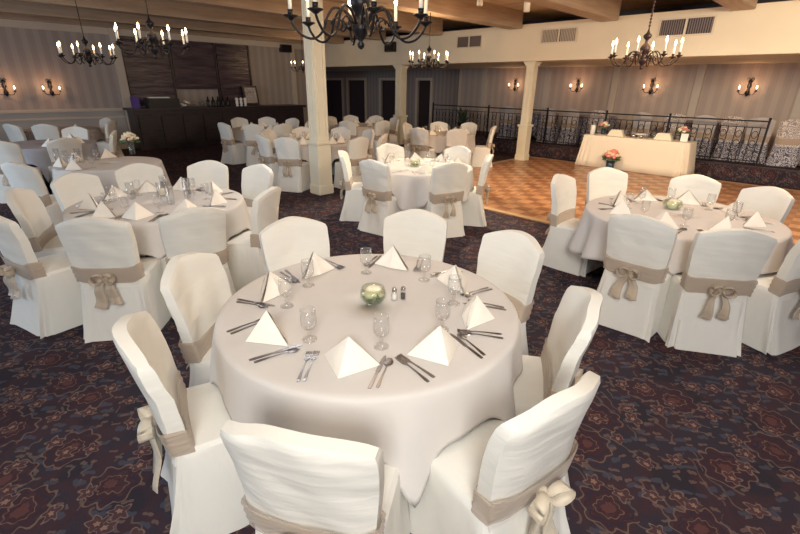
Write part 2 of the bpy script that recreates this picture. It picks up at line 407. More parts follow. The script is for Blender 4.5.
# left wall wainscot, chair rail, corner pilaster
struct('trim_22', MB().box(-15.0, -14.97, -5, 3.9, .10, 1.04), WAINS)
tr = MB().box(-15.0, -14.93, -5, 3.98, 1.04, 1.12, .012).box(-15.0, -14.95, -5, 3.98, .86, .90, .01)
struct('trim_23', tr, TRIM)
struct('baseboard_left', MB().box(-15.0, -14.94, -5, 3.98, 0, .14, .01), TRIM)
struct('trim_24', MB().box(-15.02, -14.86, 3.92, 4.12, 0, ZC, .01), TRIM)
struct('trim_25', MB().box(-15.02, -14.9, 9.5, 9.66, 0, ZC, .01), TRIM)
struct('trim_26', MB().box(-15.02, -14.93, -5, 10.6, ZC - .16, ZC + .02, .01), TRIM)
struct('baseboard_back', MB().box(-10.74, 4, 13.95, 14.0, .33, .46, .01), TRIM)
PIL = simple('pilaster_paint', (.52, .46, .40), .6)
for i, u in enumerate([-9.73, -7.35, -5.26, -3.19, -1.1, 1.0]):
    struct('trim_%d' % (30 + i), MB().box(u - .09, u + .09, 13.93, 14.0, .33, 2.41, .008), PIL)

# dance floor
dfl = thing('dance_floor', 'orange-brown parquet dance floor set into the dark carpet', 'dance floor', (-6.3, 5.93, 0))
MB().box(0, 8.3, 0, 5.55, .001, .018).build('parquet', PARQUET, dfl)
BORD = simple('floor_edge_wood', (.55, .36, .20), .35)
b_ = MB().box(0, 8.3, -.12, 0, .001, .02, .004).box(-.12, 0, -.12, 5.67, .001, .02, .004).box(0, 8.3, 5.55, 5.67, .001, .02, .004)
b_.build('edge_strip', BORD, dfl)

# columns
def column(u, v, top, hw, label, capz=None, style='box'):
    t = thing('column', label, 'column', (u, v, 0))
    p = MB().box(-hw - .035, hw + .035, -hw - .035, hw + .035, 0, .17, .012)
    p.box(-hw - .02, hw + .02, -hw - .02, hw + .02, .17, .86, .008)
    p.box(-hw - .05, hw + .05, -hw - .05, hw + .05, .86, .92, .012)
    p.build('plinth', COLUMNM, t)
    s_ = MB().box(-hw, hw, -hw, hw, .92, top - .1, .006)
    for a in (-1, 1):   # raised panel mouldings on each face
        for k in (-1, 1):
            s_.box(a * hw * .55 - .01, a * hw * .55 + .01, k * (hw + .006) - .006, k * (hw + .006) + .006, 1.0, top - .2)
            s_.box(k * (hw + .006) - .006, k * (hw + .006) + .006, a * hw * .55 - .01, a * hw * .55 + .01, 1.0, top - .2)
    s_.build('shaft', COLUMNM, t)
    MB().box(-hw - .03, hw + .03, -hw - .03, hw + .03, top - .1, top - .05, .01).box(-hw - .06, hw + .06, -hw - .06, hw + .06, top - .05, top, .01).build('capital', COLUMNM, t)
    return t
column(-6.52, 4.60, ZC, .12, 'tall square cream column at left beside the black chandelier, carrying a ceiling beam')
column(-6.18, 10.88, 2.41, .105, 'square cream column standing at the corner of the dance floor')
column(-10.78, 10.88, 2.41, .13, 'far cream column under the soffit, between the dark lobby doors')

# vents on the soffit
def vent(u0, u1, z0, z1, slat, label, group=None):
    c = ((u0 + u1) / 2, 10.69, (z0 + z1) / 2); t = thing('air_vent', label, 'vent', c)
    w2, h2 = (u1 - u0) / 2, (z1 - z0) / 2
    MB().box(-w2, w2, -.012, 0, -h2, h2).build('backing', BLACKBOX, t)
    f = MB().box(-w2 - .03, w2 + .03, -.03, 0, h2, h2 + .03).box(-w2 - .03, w2 + .03, -.03, 0, -h2 - .03, -h2)
    f.box(-w2 - .03, -w2, -.03, 0, -h2, h2).box(w2, w2 + .03, -.03, 0, -h2, h2).box(-.02, .02, -.03, 0, -h2, h2); f.build('frame', VENTFRAME, t)
    s_ = MB(); n = 22
    for i in range(n):
        x_ = -w2 + (i + .5) * 2 * w2 / n
        if abs(x_) > .03: s_.box(x_ - .011, x_ + .011, -.024, -.012, -h2, h2)
    s_.build('slats', slat, t)
vent(-8.42, -7.64, 2.80, 3.05, VENTDARK, 'small dark double air vent at the left of the soffit')
vent(-5.90, -5.06, 2.80, 3.06, VENTLIGHT, 'pale double air vent on the soffit above the dance floor column')
vent(-3.34, -2.44, 2.80, 3.07, VENTDARK, 'large dark double air vent on the soffit, right above the hanging chandelier')
t = thing('ceiling_speaker', 'small black box speaker on the soffit beside the black chandelier', 'speaker', (-11.0, 10.69, 2.92))
MB().box(-.2, .2, -.16, -.004, -.14, .14, .012).build('cabinet', BLACKBOX, t); MB().box(-.17, .17, -.17, -.161, -.11, .11).build('grille', IRON, t)
t = thing('wall_speaker', 'black box speaker high on the left wall, near the left column', 'speaker', (-15.0, 9.3, 2.95))
MB().box(.004, .2, -.2, .2, -.12, .12, .012).build('cabinet', BLACKBOX, t); MB().box(.201, .21, -.17, .17, -.09, .09).build('grille', IRON, t)

# track light cans
def can(u, v, z, label):
    t = thing('track_light', label, 'light', (u, v, z))
    MB().lathe([(.02, ZP - z), (.02, .26)], 10).build('stem', WHITECAN, t)
    MB().lathe([(.045, .26), (.052, .24), (.052, .0), (.046, .0), (.046, .02)], 20).build('can', WHITECAN, t)
    MB().lathe([(.044, .01), (.044, .018)], 16).build('lens', LENS, t)
can(-5.2, 7.15, 3.10, 'cream cylinder spotlight under ceiling, the left one of two')
can(-4.55, 7.6, 3.00, 'cream cylinder spotlight under ceiling, the right and longer one of two')

# ------------------------------------------------------------------ banquet chair
def sup(a, hx, hy, e=.28):
    c, s_ = math.cos(a), math.sin(a)
    return hx * math.copysign(abs(c) ** e, c), hy * math.copysign(abs(s_) ** e, s_)
def chair_yb(z): return -.185 - .115 * max(0, (z - .45)) / .5
def make_chair(seed, cov=CREAM, skirt=CREAM2, sash=SASH, bow=BOWM, fancy=True, big=1.):
    rr = random.Random(seed); ph = [rr.uniform(0, 6.3) for _ in range(6)]
    t = bpy.data.objects.new('banquet_chair', None); COL.objects.link(t); t.empty_display_size = .1
    mb = MB(); rg = []; n = 72
    for z, hx, y0, y1, fold in [(.004, .250, -.315, .232, 1), (.10, .243, -.292, .229, .8), (.22, .234, -.264, .226, .5), (.34, .226, -.242, .224, .25), (.43, .220, -.226, .223, .08), (.456, .217, -.220, .220, 0), (.472, .205, -.208, .209, 0), (.482, .14, -.15, .15, 0), (.485, .04, -.05, .05, 0)]:
        ring = []
        for j in range(n):
            a = 2 * PI * j / n; x_, y_ = sup(a, hx, (y1 - y0) / 2, .17); y_ += (y0 + y1) / 2
            k = fold * (.012 * math.sin(7 * a + ph[0]) + .007 * math.sin(13 * a + ph[1] + 4 * z) + .006 * math.sin(4 * a + 14 * z + ph[2]))
            cr_ = 1 + k / .24
            x_ *= cr_ * (1 - .06 * (y_ > 0) * (1 - z)); y_ = (y_ - (y0 + y1) / 2) * cr_ + (y0 + y1) / 2
            ring.append((x_, y_, z))
        rg.append(ring)
    mb.rings(rg); mb.build('seat_cover', skirt, t, sharp=32)
    # back slab: a closed pillow with a crowned top and wrapped sides
    nx, nz = 17, 24; mb = MB(); rings = []
    def hw(q): return .198 + .036 * min(1, q * 1.25) ** .8
    front, back = [], []
    for k in range(nz + 1):
        q = k / nz; fr, bk = [], []
        for i in range(nx):
            s_ = -1 + 2 * i / (nx - 1)
            zt = .895 + .062 * (1 - abs(s_) ** 1.7)
            z = .40 + q * (zt - .40)
            wv = hw(q)
            if q > .95: wv -= .007 * ((q - .95) / .05) ** 2
            x_ = s_ * wv
            th = .040 * (1 - .22 * q) * (1 - .18 * abs(s_) ** 14) * (1 - .25 * max(0, (q - .955) / .045) ** 2)
            yc = chair_yb(z) - .012 + .045 * s_ * s_ * min(1, q * 1.5)
            wr = .0022 * math.sin(38 * z + 5 * s_ + ph[2]) * math.sin(9 * z + 3 * s_ + ph[3]) + .004 * math.sin(6 * s_ + 7 * z + ph[4])
            fr.append((x_, yc + th + wr, z)); bk.append((x_, yc - th + wr, z))
        front.append(fr); back.append(bk)
    rings = [f + list(reversed(b)) for f, b in zip(front, back)]
    nn = 2 * nx; mb.rings(rings, cap1=False)
    top = rings[-1]; mb.add(top, [(i, i + 1, nn - 2 - i, nn - 1 - i) for i in range(nx - 1)])
    mb.build('back_cover', cov, t, sharp=38)
    # sash round the back, gathered in pleats
    mb = MB(); rg = []
    zs = [.45, .46, .478, .495, .512, .53, .548, .565, .578]
    for zi, z in enumerate(zs):
        q = (z - .40) / .53; h_ = hw(q) + .012 + .004 * (zi % 2); ring = []
        for j in range(40):
            a = 2 * PI * j / 40; x_, y_ = sup(a, h_, .050 + .004 * (zi % 2), .25)
            s_ = x_ / h_; dz_ = .010 * math.sin(3 * a + ph[5]) - .02 * (y_ > 0) * 0
            ring.append((x_, chair_yb(z) - .012 + .045 * s_ * s_ * min(1, q * 1.5) + y_, z + dz_))
        rg.append(ring)
    inner = [[(p[0] * .985, p[1], p[2]) for p in rg[-1]]]
    mb.rings(rg, cap0=False, cap1=False); mb.build('sash', sash, t)
    # bow: knot, two loops, two tails
    yk = chair_yb(.5) - .076; zk = .50
    if fancy:
        mb = MB(); mb.ball((0, yk, zk), .027, 10, (1, .8, 1.1)); kn = mb.build('bow', bow, t)
        for sd in (-1, 1):
            mb = MB(); rg = []
            for i in range(15):
                a = 2 * PI * i / 14 * .98; L = .066 * (1 + .35 * (big - 1)) + rr.uniform(-.002, .002)
                cx = sd * (L * (1 - math.cos(a)) * .62); cz = .036 * math.sin(a) - .16 * cx * sd * .5
                cy = yk - .016 - .02 * math.sin(a * .5)
                wdt = .008 + .026 * math.sin(a / 2) ** .8
                rg.append([(cx, cy - wdt, cz + zk), (cx, cy + wdt * .6, cz + zk + .004), (cx * .96, cy + wdt * .6, cz + zk + .007), (cx * .96, cy - wdt, cz + zk + .003)])
            mb.rings(rg); mb.build('bow_loop', bow, kn)
        for sd in (-1, 1):
            mb = MB(); rg = []; L = rr.uniform(.15, .22) * big
            for i in range(13):
                q = i / 12; w_ = .012 + .030 * big * q ** .8; x_ = sd * (.012 + .055 * q + .012 * math.sin(5 * q + ph[1])); z = zk - .015 - L * q; y_ = yk - .012 - .035 * q + .010 * math.sin(7 * q + ph[2])
                rg.append([(x_ - w_, y_ - .012 * math.sin(4 * q), z + .012), (x_ - w_ * .3, y_ + .012, z), (x_ + w_ * .3, y_ - .010, z), (x_ + w_, y_ + .008, z + .008 * sd),
                           (x_ + w_, y_ + .011, z + .008 * sd), (x_ + w_ * .3, y_ - .007, z), (x_ - w_ * .3, y_ + .015, z), (x_ - w_, y_ - .009 - .012 * math.sin(4 * q), z + .012)])
            mb.rings(rg); mb.build('bow_tail', bow, kn)
    return t
CH = [make_chair(s_) for s_ in (1, 2, 3, 4)]
IVORYBOW = organza('ivory_organza', (.84, .74, .58), .55)
CHBIG = [make_chair(7, bow=IVORYBOW, big=1.5)]
ccount = [0]
def chair(cu_, cv, tu, tv, label, group=None, protos=None, z=0., rot=0., cat='chair'):
    """crown position (cu_,cv), facing (tu,tv)"""
    d = Vector((tu - cu_, tv - cv)); d.normalize()
    ang = math.atan2(d.y, d.x) - PI / 2 + rot
    P = protos or CH; p = P[ccount[0] % len(P)]; ccount[0] += 1
    return inst(p, (cu_ + d.x * .30, cv + d.y * .30, z), ang, label, cat, group)

# ------------------------------------------------------------------ tables
RT = .745
def table_proto():
    t = bpy.data.objects.new('round_table', None); COL.objects.link(t)
    MB().lathe([(.70, .728), (.72, .732), (.72, .752), (.70, .754)], 48).build('tabletop', DARKLEG, t)
    for a in (45, 135, 225, 315):
        c, s_ = math.cos(R(a)), math.sin(R(a))
        MB().tube([(.40 * c, .40 * s_, .004), (.42 * c, .42 * s_, .73)], .014, 8).build('leg', DARKLEG, t)
    return t
TP = table_proto()
def cloth(cu_, cv, angs, label, mat=CLOTH, seed=0, hem0=.37, Rr=RT):
    rr = random.Random(seed); p = [rr.uniform(0, 6.3) for _ in range(6)]; n = 240; rg = []
    fr = [rr.choice((9, 10, 11, 12)), rr.choice((17, 19, 21)), 5]
    for r in (.02 * Rr, .25 * Rr, .5 * Rr, .75 * Rr, .9 * Rr, .96 * Rr):
        rg.append([(r * math.cos(2 * PI * j / n), r * math.sin(2 * PI * j / n), .760) for j in range(n)])
    def W(th):
        best = 0
        for a in angs:
            d = (th - a + PI) % (2 * PI) - PI; best = max(best, math.exp(-(abs(d) / R(17)) ** 6))
        return best
    for r, z in ((Rr - .012, .7585), (Rr - .002, .753), (Rr + .002, .742)):
        rg.append([(r * math.cos(2 * PI * j / n), r * math.sin(2 * PI * j / n), z) for j in range(n)])
    NT = 12
    for k in range(1, NT + 1):
        q = k / NT; ring = []
        for j in range(n):
            a = 2 * PI * j / n; w_ = W(a)
            hem = (hem0 + .03 * math.sin(3 * a + p[3]) + .02 * math.sin(8 * a + p[4])) * (1 - w_) + .515 * w_
            fold = math.sin(fr[0] * a + p[0] + .8 * math.sin(3 * a + p[2])) + .5 * math.sin(fr[1] * a + p[1])
            fold = (abs(fold) ** .8) * (1 if fold > 0 else -1)
            amp = .042 * q ** .8 * (1 - .75 * w_)
            r = Rr + .004 + .050 * q * (1 - .5 * w_) + amp * fold
            ring.append((r * math.cos(a), r * math.sin(a), .742 + (hem - .742) * q))
        rg.append(ring)
    mb = MB(); mb.rings(rg, cap0=False, cap1=False)
    mb.add([(0, 0, .760)] + rg[0], [(0, 1 + j, 1 + (j + 1) % n) for j in range(n)])
    o = mb.build('tablecloth', mat); o.location = (cu_, cv, 0)
    md = o.modifiers.new('thick', 'SOLIDIFY'); md.thickness = .003; md.offset = 1
    tag(o, label, 'tablecloth'); return o

# ------------------------------------------------------------------ tableware prototypes
def napkin_proto(seed):
    rr = random.Random(seed); mb = MB()
    h = .125 + rr.uniform(-.01, .012); w_ = .125; d = .082
    A = Vector((rr.uniform(-.01, .01), .015, h)); L = Vector((-w_, .055, .002)); Rr_ = Vector((w_, .05, .002)); F = Vector((rr.uniform(-.02, .02), -d, .002)); B = Vector((0, .075, .002))
    def sheet(P, Q, S, n=6, bulge=.008):
        nrm = (Q - P).cross(S - P).normalized(); vs = []; idx = {}
        for i in range(n + 1):
            for j in range(n + 1 - i):
                a, b = i / n, j / n; c = 1 - a - b
                v = P * c + Q * a + S * b + nrm * bulge * (27 * a * b * c)
                idx[i, j] = len(vs); vs.append(v)
        fs = []
        for i in range(n):
            for j in range(n - i):
                fs.append((idx[i, j], idx[i + 1, j], idx[i, j + 1]))
                if i + j < n - 1: fs.append((idx[i + 1, j], idx[i + 1, j + 1], idx[i, j + 1]))
        m0 = len(vs); vs2 = vs + [v - nrm * .003 for v in vs]
        mb.add(vs2, fs + [tuple(reversed([k + m0 for k in f])) for f in fs], True)
    sheet(A, L, F); sheet(A, F, Rr_)
    sheet(A - Vector((0, -.006, .006)), L + Vector((.012, .008, 0)), B); sheet(A - Vector((0, -.006, .006)), B, Rr_ + Vector((-.012, .008, 0)))
    sheet(A + Vector((0, .012, -.012)), L * .8 + Vector((0, .02, 0)), F * .75, 5, .004)
    o = mb.build('napkin', NAPKIN); return o
NAP = [napkin_proto(i) for i in range(4)]
def goblet_proto():
    t = bpy.data.objects.new('water_goblet', None); COL.objects.link(t)
    MB().lathe([(.0335, .001), (.034, .004), (.020, .008), (.007, .013), (.006, .022), (.010, .034), (.006, .046), (.008, .052)], 20).build('stem', GLASS, t)
    mb = MB(); mb.lathe([(.008, .052), (.022, .058), (.033, .074), (.036, .094), (.034, .125), (.033, .152), (.0315, .152), (.0325, .125), (.0345, .094), (.0315, .076), (.021, .061), (.004, .056)], 24); mb.build('bowl', GLASS, t)
    return t
GOB = goblet_proto()
def wine_proto():
    t = bpy.data.objects.new('tall_glass', None); COL.objects.link(t)
    MB().lathe([(.03, .001), (.032, .004), (.036, .16), (.0345, .16), (.030, .012), (.005, .010)], 20).build('body', GLASS, t); return t
TALL = wine_proto()
def flat(mb, outline, z0, z1, zc=None):
    """outline: list of (y, halfwidth, z) -> thin bar"""
    rg = [[(-w_, y, z), (w_, y, z), (w_ * .9, y, z + .0022), (-w_ * .9, y, z + .0022)] for y, w_, z in outline]
    mb.rings(rg, smooth=False)
def fork_proto():
    mb = MB(); flat(mb, [(-.10, .006, .001), (-.085, .0075, .001), (-.03, .004, .004), (.02, .003, .005), (.035, .005, .004), (.045, .011, .003), (.058, .0125, .003)], 0, 0)
    for i in range(4):
        x_ = -.0105 + i * .007; mb.rings([[(x_ - .002, y, z), (x_ + .002, y, z), (x_ + .002, y, z + .002), (x_ - .002, y, z + .002)] for y, z in ((.056, .003), (.085, .002), (.10, .005))], smooth=False)
    return mb.build('fork', SILVER)
def knife_proto():
    mb = MB(); flat(mb, [(-.11, .0065, .001), (-.09, .008, .001), (-.02, .006, .002), (-.01, .005, .002), (0, .009, .001), (.08, .010, .001), (.105, .006, .001), (.115, .001, .001)], 0, 0); return mb.build('knife', SILVER)
def spoon_proto():
    mb = MB(); flat(mb, [(-.10, .006, .001), (-.085, .0075, .001), (-.03, .004, .004), (.03, .003, .005), (.04, .008, .004)], 0, 0)
    rg = []
    for i in range(9):
        q = i / 8; y = .036 + .055 * q; w_ = .003 + .0165 * math.sin(PI * min(1, .08 + q * .9)) ** .7; z = .004 - .002 * math.sin(PI * q)
        rg.append([(-w_, y, z + .003), (0, y, z - .002), (w_, y, z + .003), (w_ * .9, y, z + .0045), (0, y, z), (-w_ * .9, y, z + .0045)])
    mb.rings(rg); return mb.build('spoon', SILVER)
FORK, KNIFE, SPOON = fork_proto(), knife_proto(), spoon_proto()

def setting(cu_, cv, a, place, full=True, tid='', jit=0., goblet=True, salad=True):
    """a = seat angle. local frame: +y towards the table centre"""
    rr = random.Random(int(a * 1000) + int(cu_ * 77))
    ang = a + PI / 2
    ex = Vector((math.cos(ang), math.sin(ang))); ey = Vector((-math.sin(ang), math.cos(ang)))
    O = Vector((cu_, cv)) - ey * .60
    def put(proto, lx, ly, rot, label, cat, group=None, z=.7635):
        p = O + ex * lx + ey * ly
        return inst(proto, (p.x, p.y, z), ang + rot, label, cat, group)
    j = lambda s_: rr.uniform(-s_, s_)
    put(NAP[rr.randrange(4)], j(.01), .045 + j(.01), R(rr.choice((-14, -6, 8, 16))) + j(.1), 'ivory tent-folded napkin, %s' % place, 'napkin', 'tent-folded napkins')
    if goblet: put(GOB, .13 + j(.01), .20 + j(.015), j(3), 'clear stemmed goblet, %s' % place, 'glass', 'water goblets')
    if full:
        g = 'forks of the table settings'
        put(FORK, -.135, .03, R(6) + j(.06), 'silver inner fork, %s' % place, 'fork', 'forks')
        put(FORK, -.160, .022, R(5) + j(.06), 'silver outer fork, %s' % place, 'fork', 'forks')
        put(KNIFE, .135, .03, R(-4) + j(.06), 'silver table knife, %s' % place, 'knife', 'knives')
        put(SPOON, .162, .03, R(-5) + j(.06), 'silver spoon, %s' % place, 'spoon', 'spoons')
    else:
        put(KNIFE, .14, .03, j(.08), 'silver table knife, %s' % place, 'knife', 'knives')
        put(FORK, -.145, .03, j(.08), 'silver fork, %s' % place, 'fork', 'forks')

ORD = ['first', 'second', 'third', 'fourth', 'fifth', 'sixth', 'seventh', 'eighth', 'ninth', 'tenth']
def px(u, v, z):
    d = Vector((u, v, z - CAM_H)); zz = d.dot(cf); return 400 + FPX * d.dot(cr) / zz, 267 - FPX * d.dot(cu) / zz
def table(name, cu_, cv, chairs, desc, full=1, seats=None, glasses=True, mat=CLOTH, seed=0, labels=None, Rr=RT, clothlabel=None, naps=True, hem0=.37, rots=None, special={}):
    tp = inst(TP, (cu_, cv, 0), R(20 * seed), 'round folding table under its cloth, %s' % desc, 'table'); tp.scale = (Rr / RT, Rr / RT, 1)
    angs = [math.atan2(b - cv, a - cu_) for a, b in chairs]
    cloth(cu_, cv, angs, clothlabel or ('round grey-white tablecloth, %s' % desc), mat, seed, hem0, Rr)
    order = sorted(range(len(chairs)), key=lambda i: px(chairs[i][0], chairs[i][1], .95)[0])
    for i, (a, b) in enumerate(chairs):
        r = math.hypot(a - cu_, b - cv)
        if r < .97: k = .97 / r; a = cu_ + (a - cu_) * k; b = cv + (b - cv) * k
        lab = labels[i] if labels else 'cream covered chair, %s from left round %s' % (ORD[order.index(i)], desc)
        chair(a, b, cu_, cv, lab, 'banquet chairs, ' + desc, rot=rots.get(i, 0) if rots else 0, protos=special.get(i))
    if naps:
        sa = seats if seats is not None else angs
        xs = sorted(range(len(sa)), key=lambda i: px(cu_ + .55 * math.cos(sa[i]), cv + .55 * math.sin(sa[i]), .78)[0])
        for i, a in enumerate(sa):
            pl_ = '%s place from left on %s' % (ORD[xs.index(i)], desc)
            setting(cu_, cv, a, pl_, full == 2, goblet=glasses) if full else inst(NAP[i % 4], (cu_ + .55 * math.cos(a), cv + .55 * math.sin(a), .7635), a + PI / 2, 'ivory tent-folded napkin, %s' % pl_, 'napkin')

T0 = (-1.53, 1.34)
ch0 = [(-2.14, 2.35), (-2.58, 1.55), (-2.33, .73), (-1.72, .30), (-.805, .47), (-.40, 1.15), (-.63, 1.86), (-1.34, 2.43)]
lab0 = ['cream covered chair straight behind the nearest table, above the glass bowl',
        'cream covered chair just behind the left side of the nearest table',
        'cream covered chair left of the nearest table, its inner back and pleated sash facing the goblets',
        'cream covered chair at front left with a long organza tail hanging over the dark carpet',
        'cream covered chair cut by the bottom edge, its curved back nearest the camera',
        'cream covered chair at front right with a large ivory organza bow and wide open seat',
        'cream covered chair right of the nearest table with a tall tilted narrow back',
        'cream covered chair behind the right of the nearest table, beside open carpet']
T0D = 'the nearest round table'
table('T0', *T0, ch0, T0D, 2, seats=[R(a) for a in (122, 176, 212, 263, 308, 350, 30, 74)], seed=1, clothlabel='large grey-white round tablecloth on the nearest table, front centre', hem0=.30, rots={3: -R(6), 4: -R(8)}, special={3: CHBIG, 5: CHBIG})
# the order of the chairs by what is seen: chair 0 is back left etc.
T1 = (-.93, 4.54)
table('T1', *T1, [(-2.11, 4.55), (-1.95, 5.4), (-1.09, 5.68), (-.42, 5.50), (-.94, 3.46), (-.36, 3.60), (.08, 4.12)], 'the right hand table', 2, seed=2, Rr=.79,
      seats=[R(a) for a in (180, 140, 98, 52, 8, 318, 270, 225)], clothlabel='round pinkish-grey tablecloth on the table at the right edge, before the dance floor')
T2 = (-4.46, 1.30)
table('T2', *T2, [(-3.52, .56), (-3.30, 1.18), (-3.54, 1.96), (-4.7, 2.49), (-5.34, 2.17), (-5.64, 1.49), (-5.41, .82), (-4.90, .32), (-4.16, .10)], 'the left hand table', 2, seed=3,
      seats=[R(a) for a in (-35, 5, 45, 95, 136, 171, -153, -108, -70)], clothlabel='round grey-white tablecloth on the left hand table of tall glasses')
T3 = (-4.25, 4.68)
table('T3', *T3, [(-4.16, 3.69), (-3.36, 4.29), (-3.45, 5.22), (-4.29, 5.60), (-5.2, 4.99), (-5.04, 3.91)], 'the spotlit centre table', 1, seed=4,
      seats=[R(a) for a in (-90, -40, 5, 48, 95, 140, 185, 228)], clothlabel='round tablecloth on the spotlit table in mid room')
T4 = (-7.21, 1.57)
table('T4', *T4, [(-6.6, .50)], 'the far left table with the bouquet', 1, seed=5, seats=[R(a) for a in (-60, -100, 170, 215)], clothlabel='round pleated white tablecloth under the vase bouquet', labels=['cream covered chair at left edge in front of the bouquet table'], hem0=.2, Rr=.64)
T5 = (-10.25, 1.3)
table('T5', *T5, [(-9.06, 1.41), (-9.15, .6), (-9.91, 2.35), (-11.28, 2.0)], 'the silver table by left wall', 0, seed=6, mat=SILVERCLOTH, clothlabel='shiny silver-grey tablecloth near the left wall', hem0=.12, seats=[R(a) for a in (0, 60, 120)])
table('T12', -13.3, 2.1, [(-12.3, 1.62), (-12.75, 1.1), (-13.65, 3.15), (-12.6, 3.0)], 'the patterned table against left wall', 0, seed=7, mat=DAMASKPALE, clothlabel='damask patterned tablecloth against the left wall', hem0=.1, seats=[R(20), R(-80)])
T6 = (-7.58, 5.25)
table('T6', *T6, [(-8.52, 4.72), (-7.66, 4.1), (-7.0, 4.22), (-8.56, 5.6), (-8.06, 6.3), (-6.25, 5.30), (-7.28, 6.45), (-6.37, 6.02)], 'the table behind the left column', 1, seed=8)
T10 = (-10.75, 5.85)
table('T10', *T10, [(-10.6, 4.75), (-12.0, 5.85), (-11.8, 6.6), (-9.80, 5.12), (-9.50, 5.72), (-11.0, 6.95), (-9.98, 6.75)], 'the table before the bar', 0, seed=9)
table('T11', -10.1, 8.6, [(-9.5, 7.6), (-11.1, 8.25), (-11.2, 9.1), (-8.95, 8.4), (-10.6, 9.65), (-9.8, 9.7)], 'the farthest table toward the lobby', 0, seed=10)
T7 = (-7.1, 8.65)
table('T7', *T7, [(-8.05, 8.3), (-6.93, 7.55), (-7.84, 9.35), (-6.20, 8.05), (-7.2, 9.85), (-6.15, 9.4)], 'the back table left of dance floor', 1, seed=11)

# centrepieces
def bloom(mb, c, r, rr):
    for i in range(7):
        a = rr.uniform(0, 6.3); mb.ball((c[0] + .45 * r * math.cos(a), c[1] + .45 * r * math.sin(a), c[2] + rr.uniform(-.2, .35) * r), r * .62, 8, (1, 1, .8))
def bowl_piece(u, v, label, petal, glass=GREENGLASS, r=.068, z=.7635, leaf=True):
    t = thing('flower_bowl', label, 'centrepiece', (u, v, z)); k = r / .068
    MB().lathe([(.028 * k, .001), (.05 * k, .006), (.066 * k, .03), (.068 * k, .05), (.058 * k, .082), (.054 * k, .082), (.064 * k, .05), (.060 * k, .03), (.045 * k, .011), (.004, .009)], 28).build('glass_bowl', glass, t)
    rr = random.Random(int(u * 100)); mb = MB(); bloom(mb, (0, 0, .045), .047 * k, rr)
    for i in range(9):
        a = i * 2.4; q = .018 * k + .0035 * i; mb.ball((q * math.cos(a), q * math.sin(a), .062 - .002 * i), .016, 8, (1, 1, .6))
    mb.build('rose', petal, t)
    if leaf:
        mb = MB()
        for i in range(5): a = i * 1.26; mb.ball((.040 * math.cos(a), .040 * math.sin(a), .025), .016, 6, (1, 1, .4))
        mb.build('leaf', LEAF, t)
bowl_piece(-1.54, 1.37, 'round glass bowl with a floating cream rose on the nearest table', CREAMROSE)
def shaker(u, v, label, top):
    t = thing('shaker', label, 'shaker', (u, v, .7635))
    MB().lathe([(.017, 0.001), (.019, .006), (.014, .045), (.012, .052)], 14).build('body', GLASS, t)
    MB().lathe([(.0125, .052), (.0135, .056), (.0125, .068), (.006, .074)], 14).build('cap', CHROME, t)
    MB().lathe([(.012, .004), (.0125, .035)], 12).build('filling', top, t)
shaker(-1.475, 1.46, 'glass salt shaker with chrome cap, left one beside the glass bowl', CARDWHITE)
shaker(-1.45, 1.50, 'glass pepper shaker with chrome cap, right one beside the glass bowl', DARKWOOD)
bowl_piece(-1.04, 4.70, 'small teal bowl of cream flowers on the right hand table', CREAMROSE, GREENGLASS, .085)
bowl_piece(-4.28, 4.62, 'glass bowl with cream rose on the spotlit centre table', CREAMROSE, GREENGLASS, .08)
t = thing('candle_jar', 'wide clear glass jar with a pale candle on the left hand table', 'candle', (-4.70, 1.42, .7635))
MB().lathe([(.05, .001), (.055, .006), (.055, .13), (.052, .13), (.052, .012), (.004, .010)], 24).build('jar', GLASS, t); MB().lathe([(.04, .012), (.042, .06), (.036, .066)], 18).build('candle', CREAMROSE, t)
for i, (a, b, h) in enumerate([(-4.62, 1.62, 'left rear'), (-4.45, 1.56, 'middle'), (-4.9, 1.5, 'far left'), (-4.3, 1.35, 'front right'), (-4.75, 1.15, 'front left')]):
    inst(TALL, (a, b, .7635), 0, 'tall clear glass standing on the left hand table, %s of the candle jar' % h, 'glass')
def vase_bouquet(u, v, z, label, petals, hv, rv, rb, vm, seed, n=16):
    rr = random.Random(seed); t = thing('flower_bouquet', label, 'bouquet', (u, v, z))
    MB().lathe([(rv * .8, .001), (rv * .85, .006), (rv, hv), (rv * .93, hv), (rv * .78, .012), (.004, .01)], 20).build('vase', vm, t)
    mb = MB()
    for i in range(8):
        a = rr.uniform(0, 6.3); mb.tube([(rv * .4 * math.cos(a), rv * .4 * math.sin(a), .015), (rv * .9 * math.cos(a + .4), rv * .9 * math.sin(a + .4), hv + rb * .3)], .003, 5)
    for i in range(14):
        a = rr.uniform(0, 6.3); mb.ball((rb * .85 * math.cos(a), rb * .85 * math.sin(a), hv + rb * rr.uniform(0, .5)), rb * .28, 6, (1, 1, .4))
    mb.build('greenery', LEAF, t)
    for i in range(n):
        a = i * 2.4; q = math.sqrt((i + .5) / n); mb = MB(); c = (rb * .8 * q * math.cos(a), rb * .8 * q * math.sin(a), hv + rb * (.35 + .75 * (1 - q * q)))
        bloom(mb, c, rb * .30, rr); mb.build('rose', petals[i % len(petals)], t)
vase_bouquet(-7.87, 2.05, .7635, 'cream and peach bouquet in a tall clear vase, left side of room', [CREAMROSE, PEACH, CREAMROSE], .17, .045, .13, GLASS, 3)
for i, (a, b) in enumerate([(-7.6, 1.15), (-7.75, 1.32), (-7.45, 1.3), (-7.9, 1.1), (-7.55, 1.5)]):
    inst(TALL, (a, b, .7635), 0, 'tall clear glass on the bouquet table, %s from left' % ORD[i], 'glass')

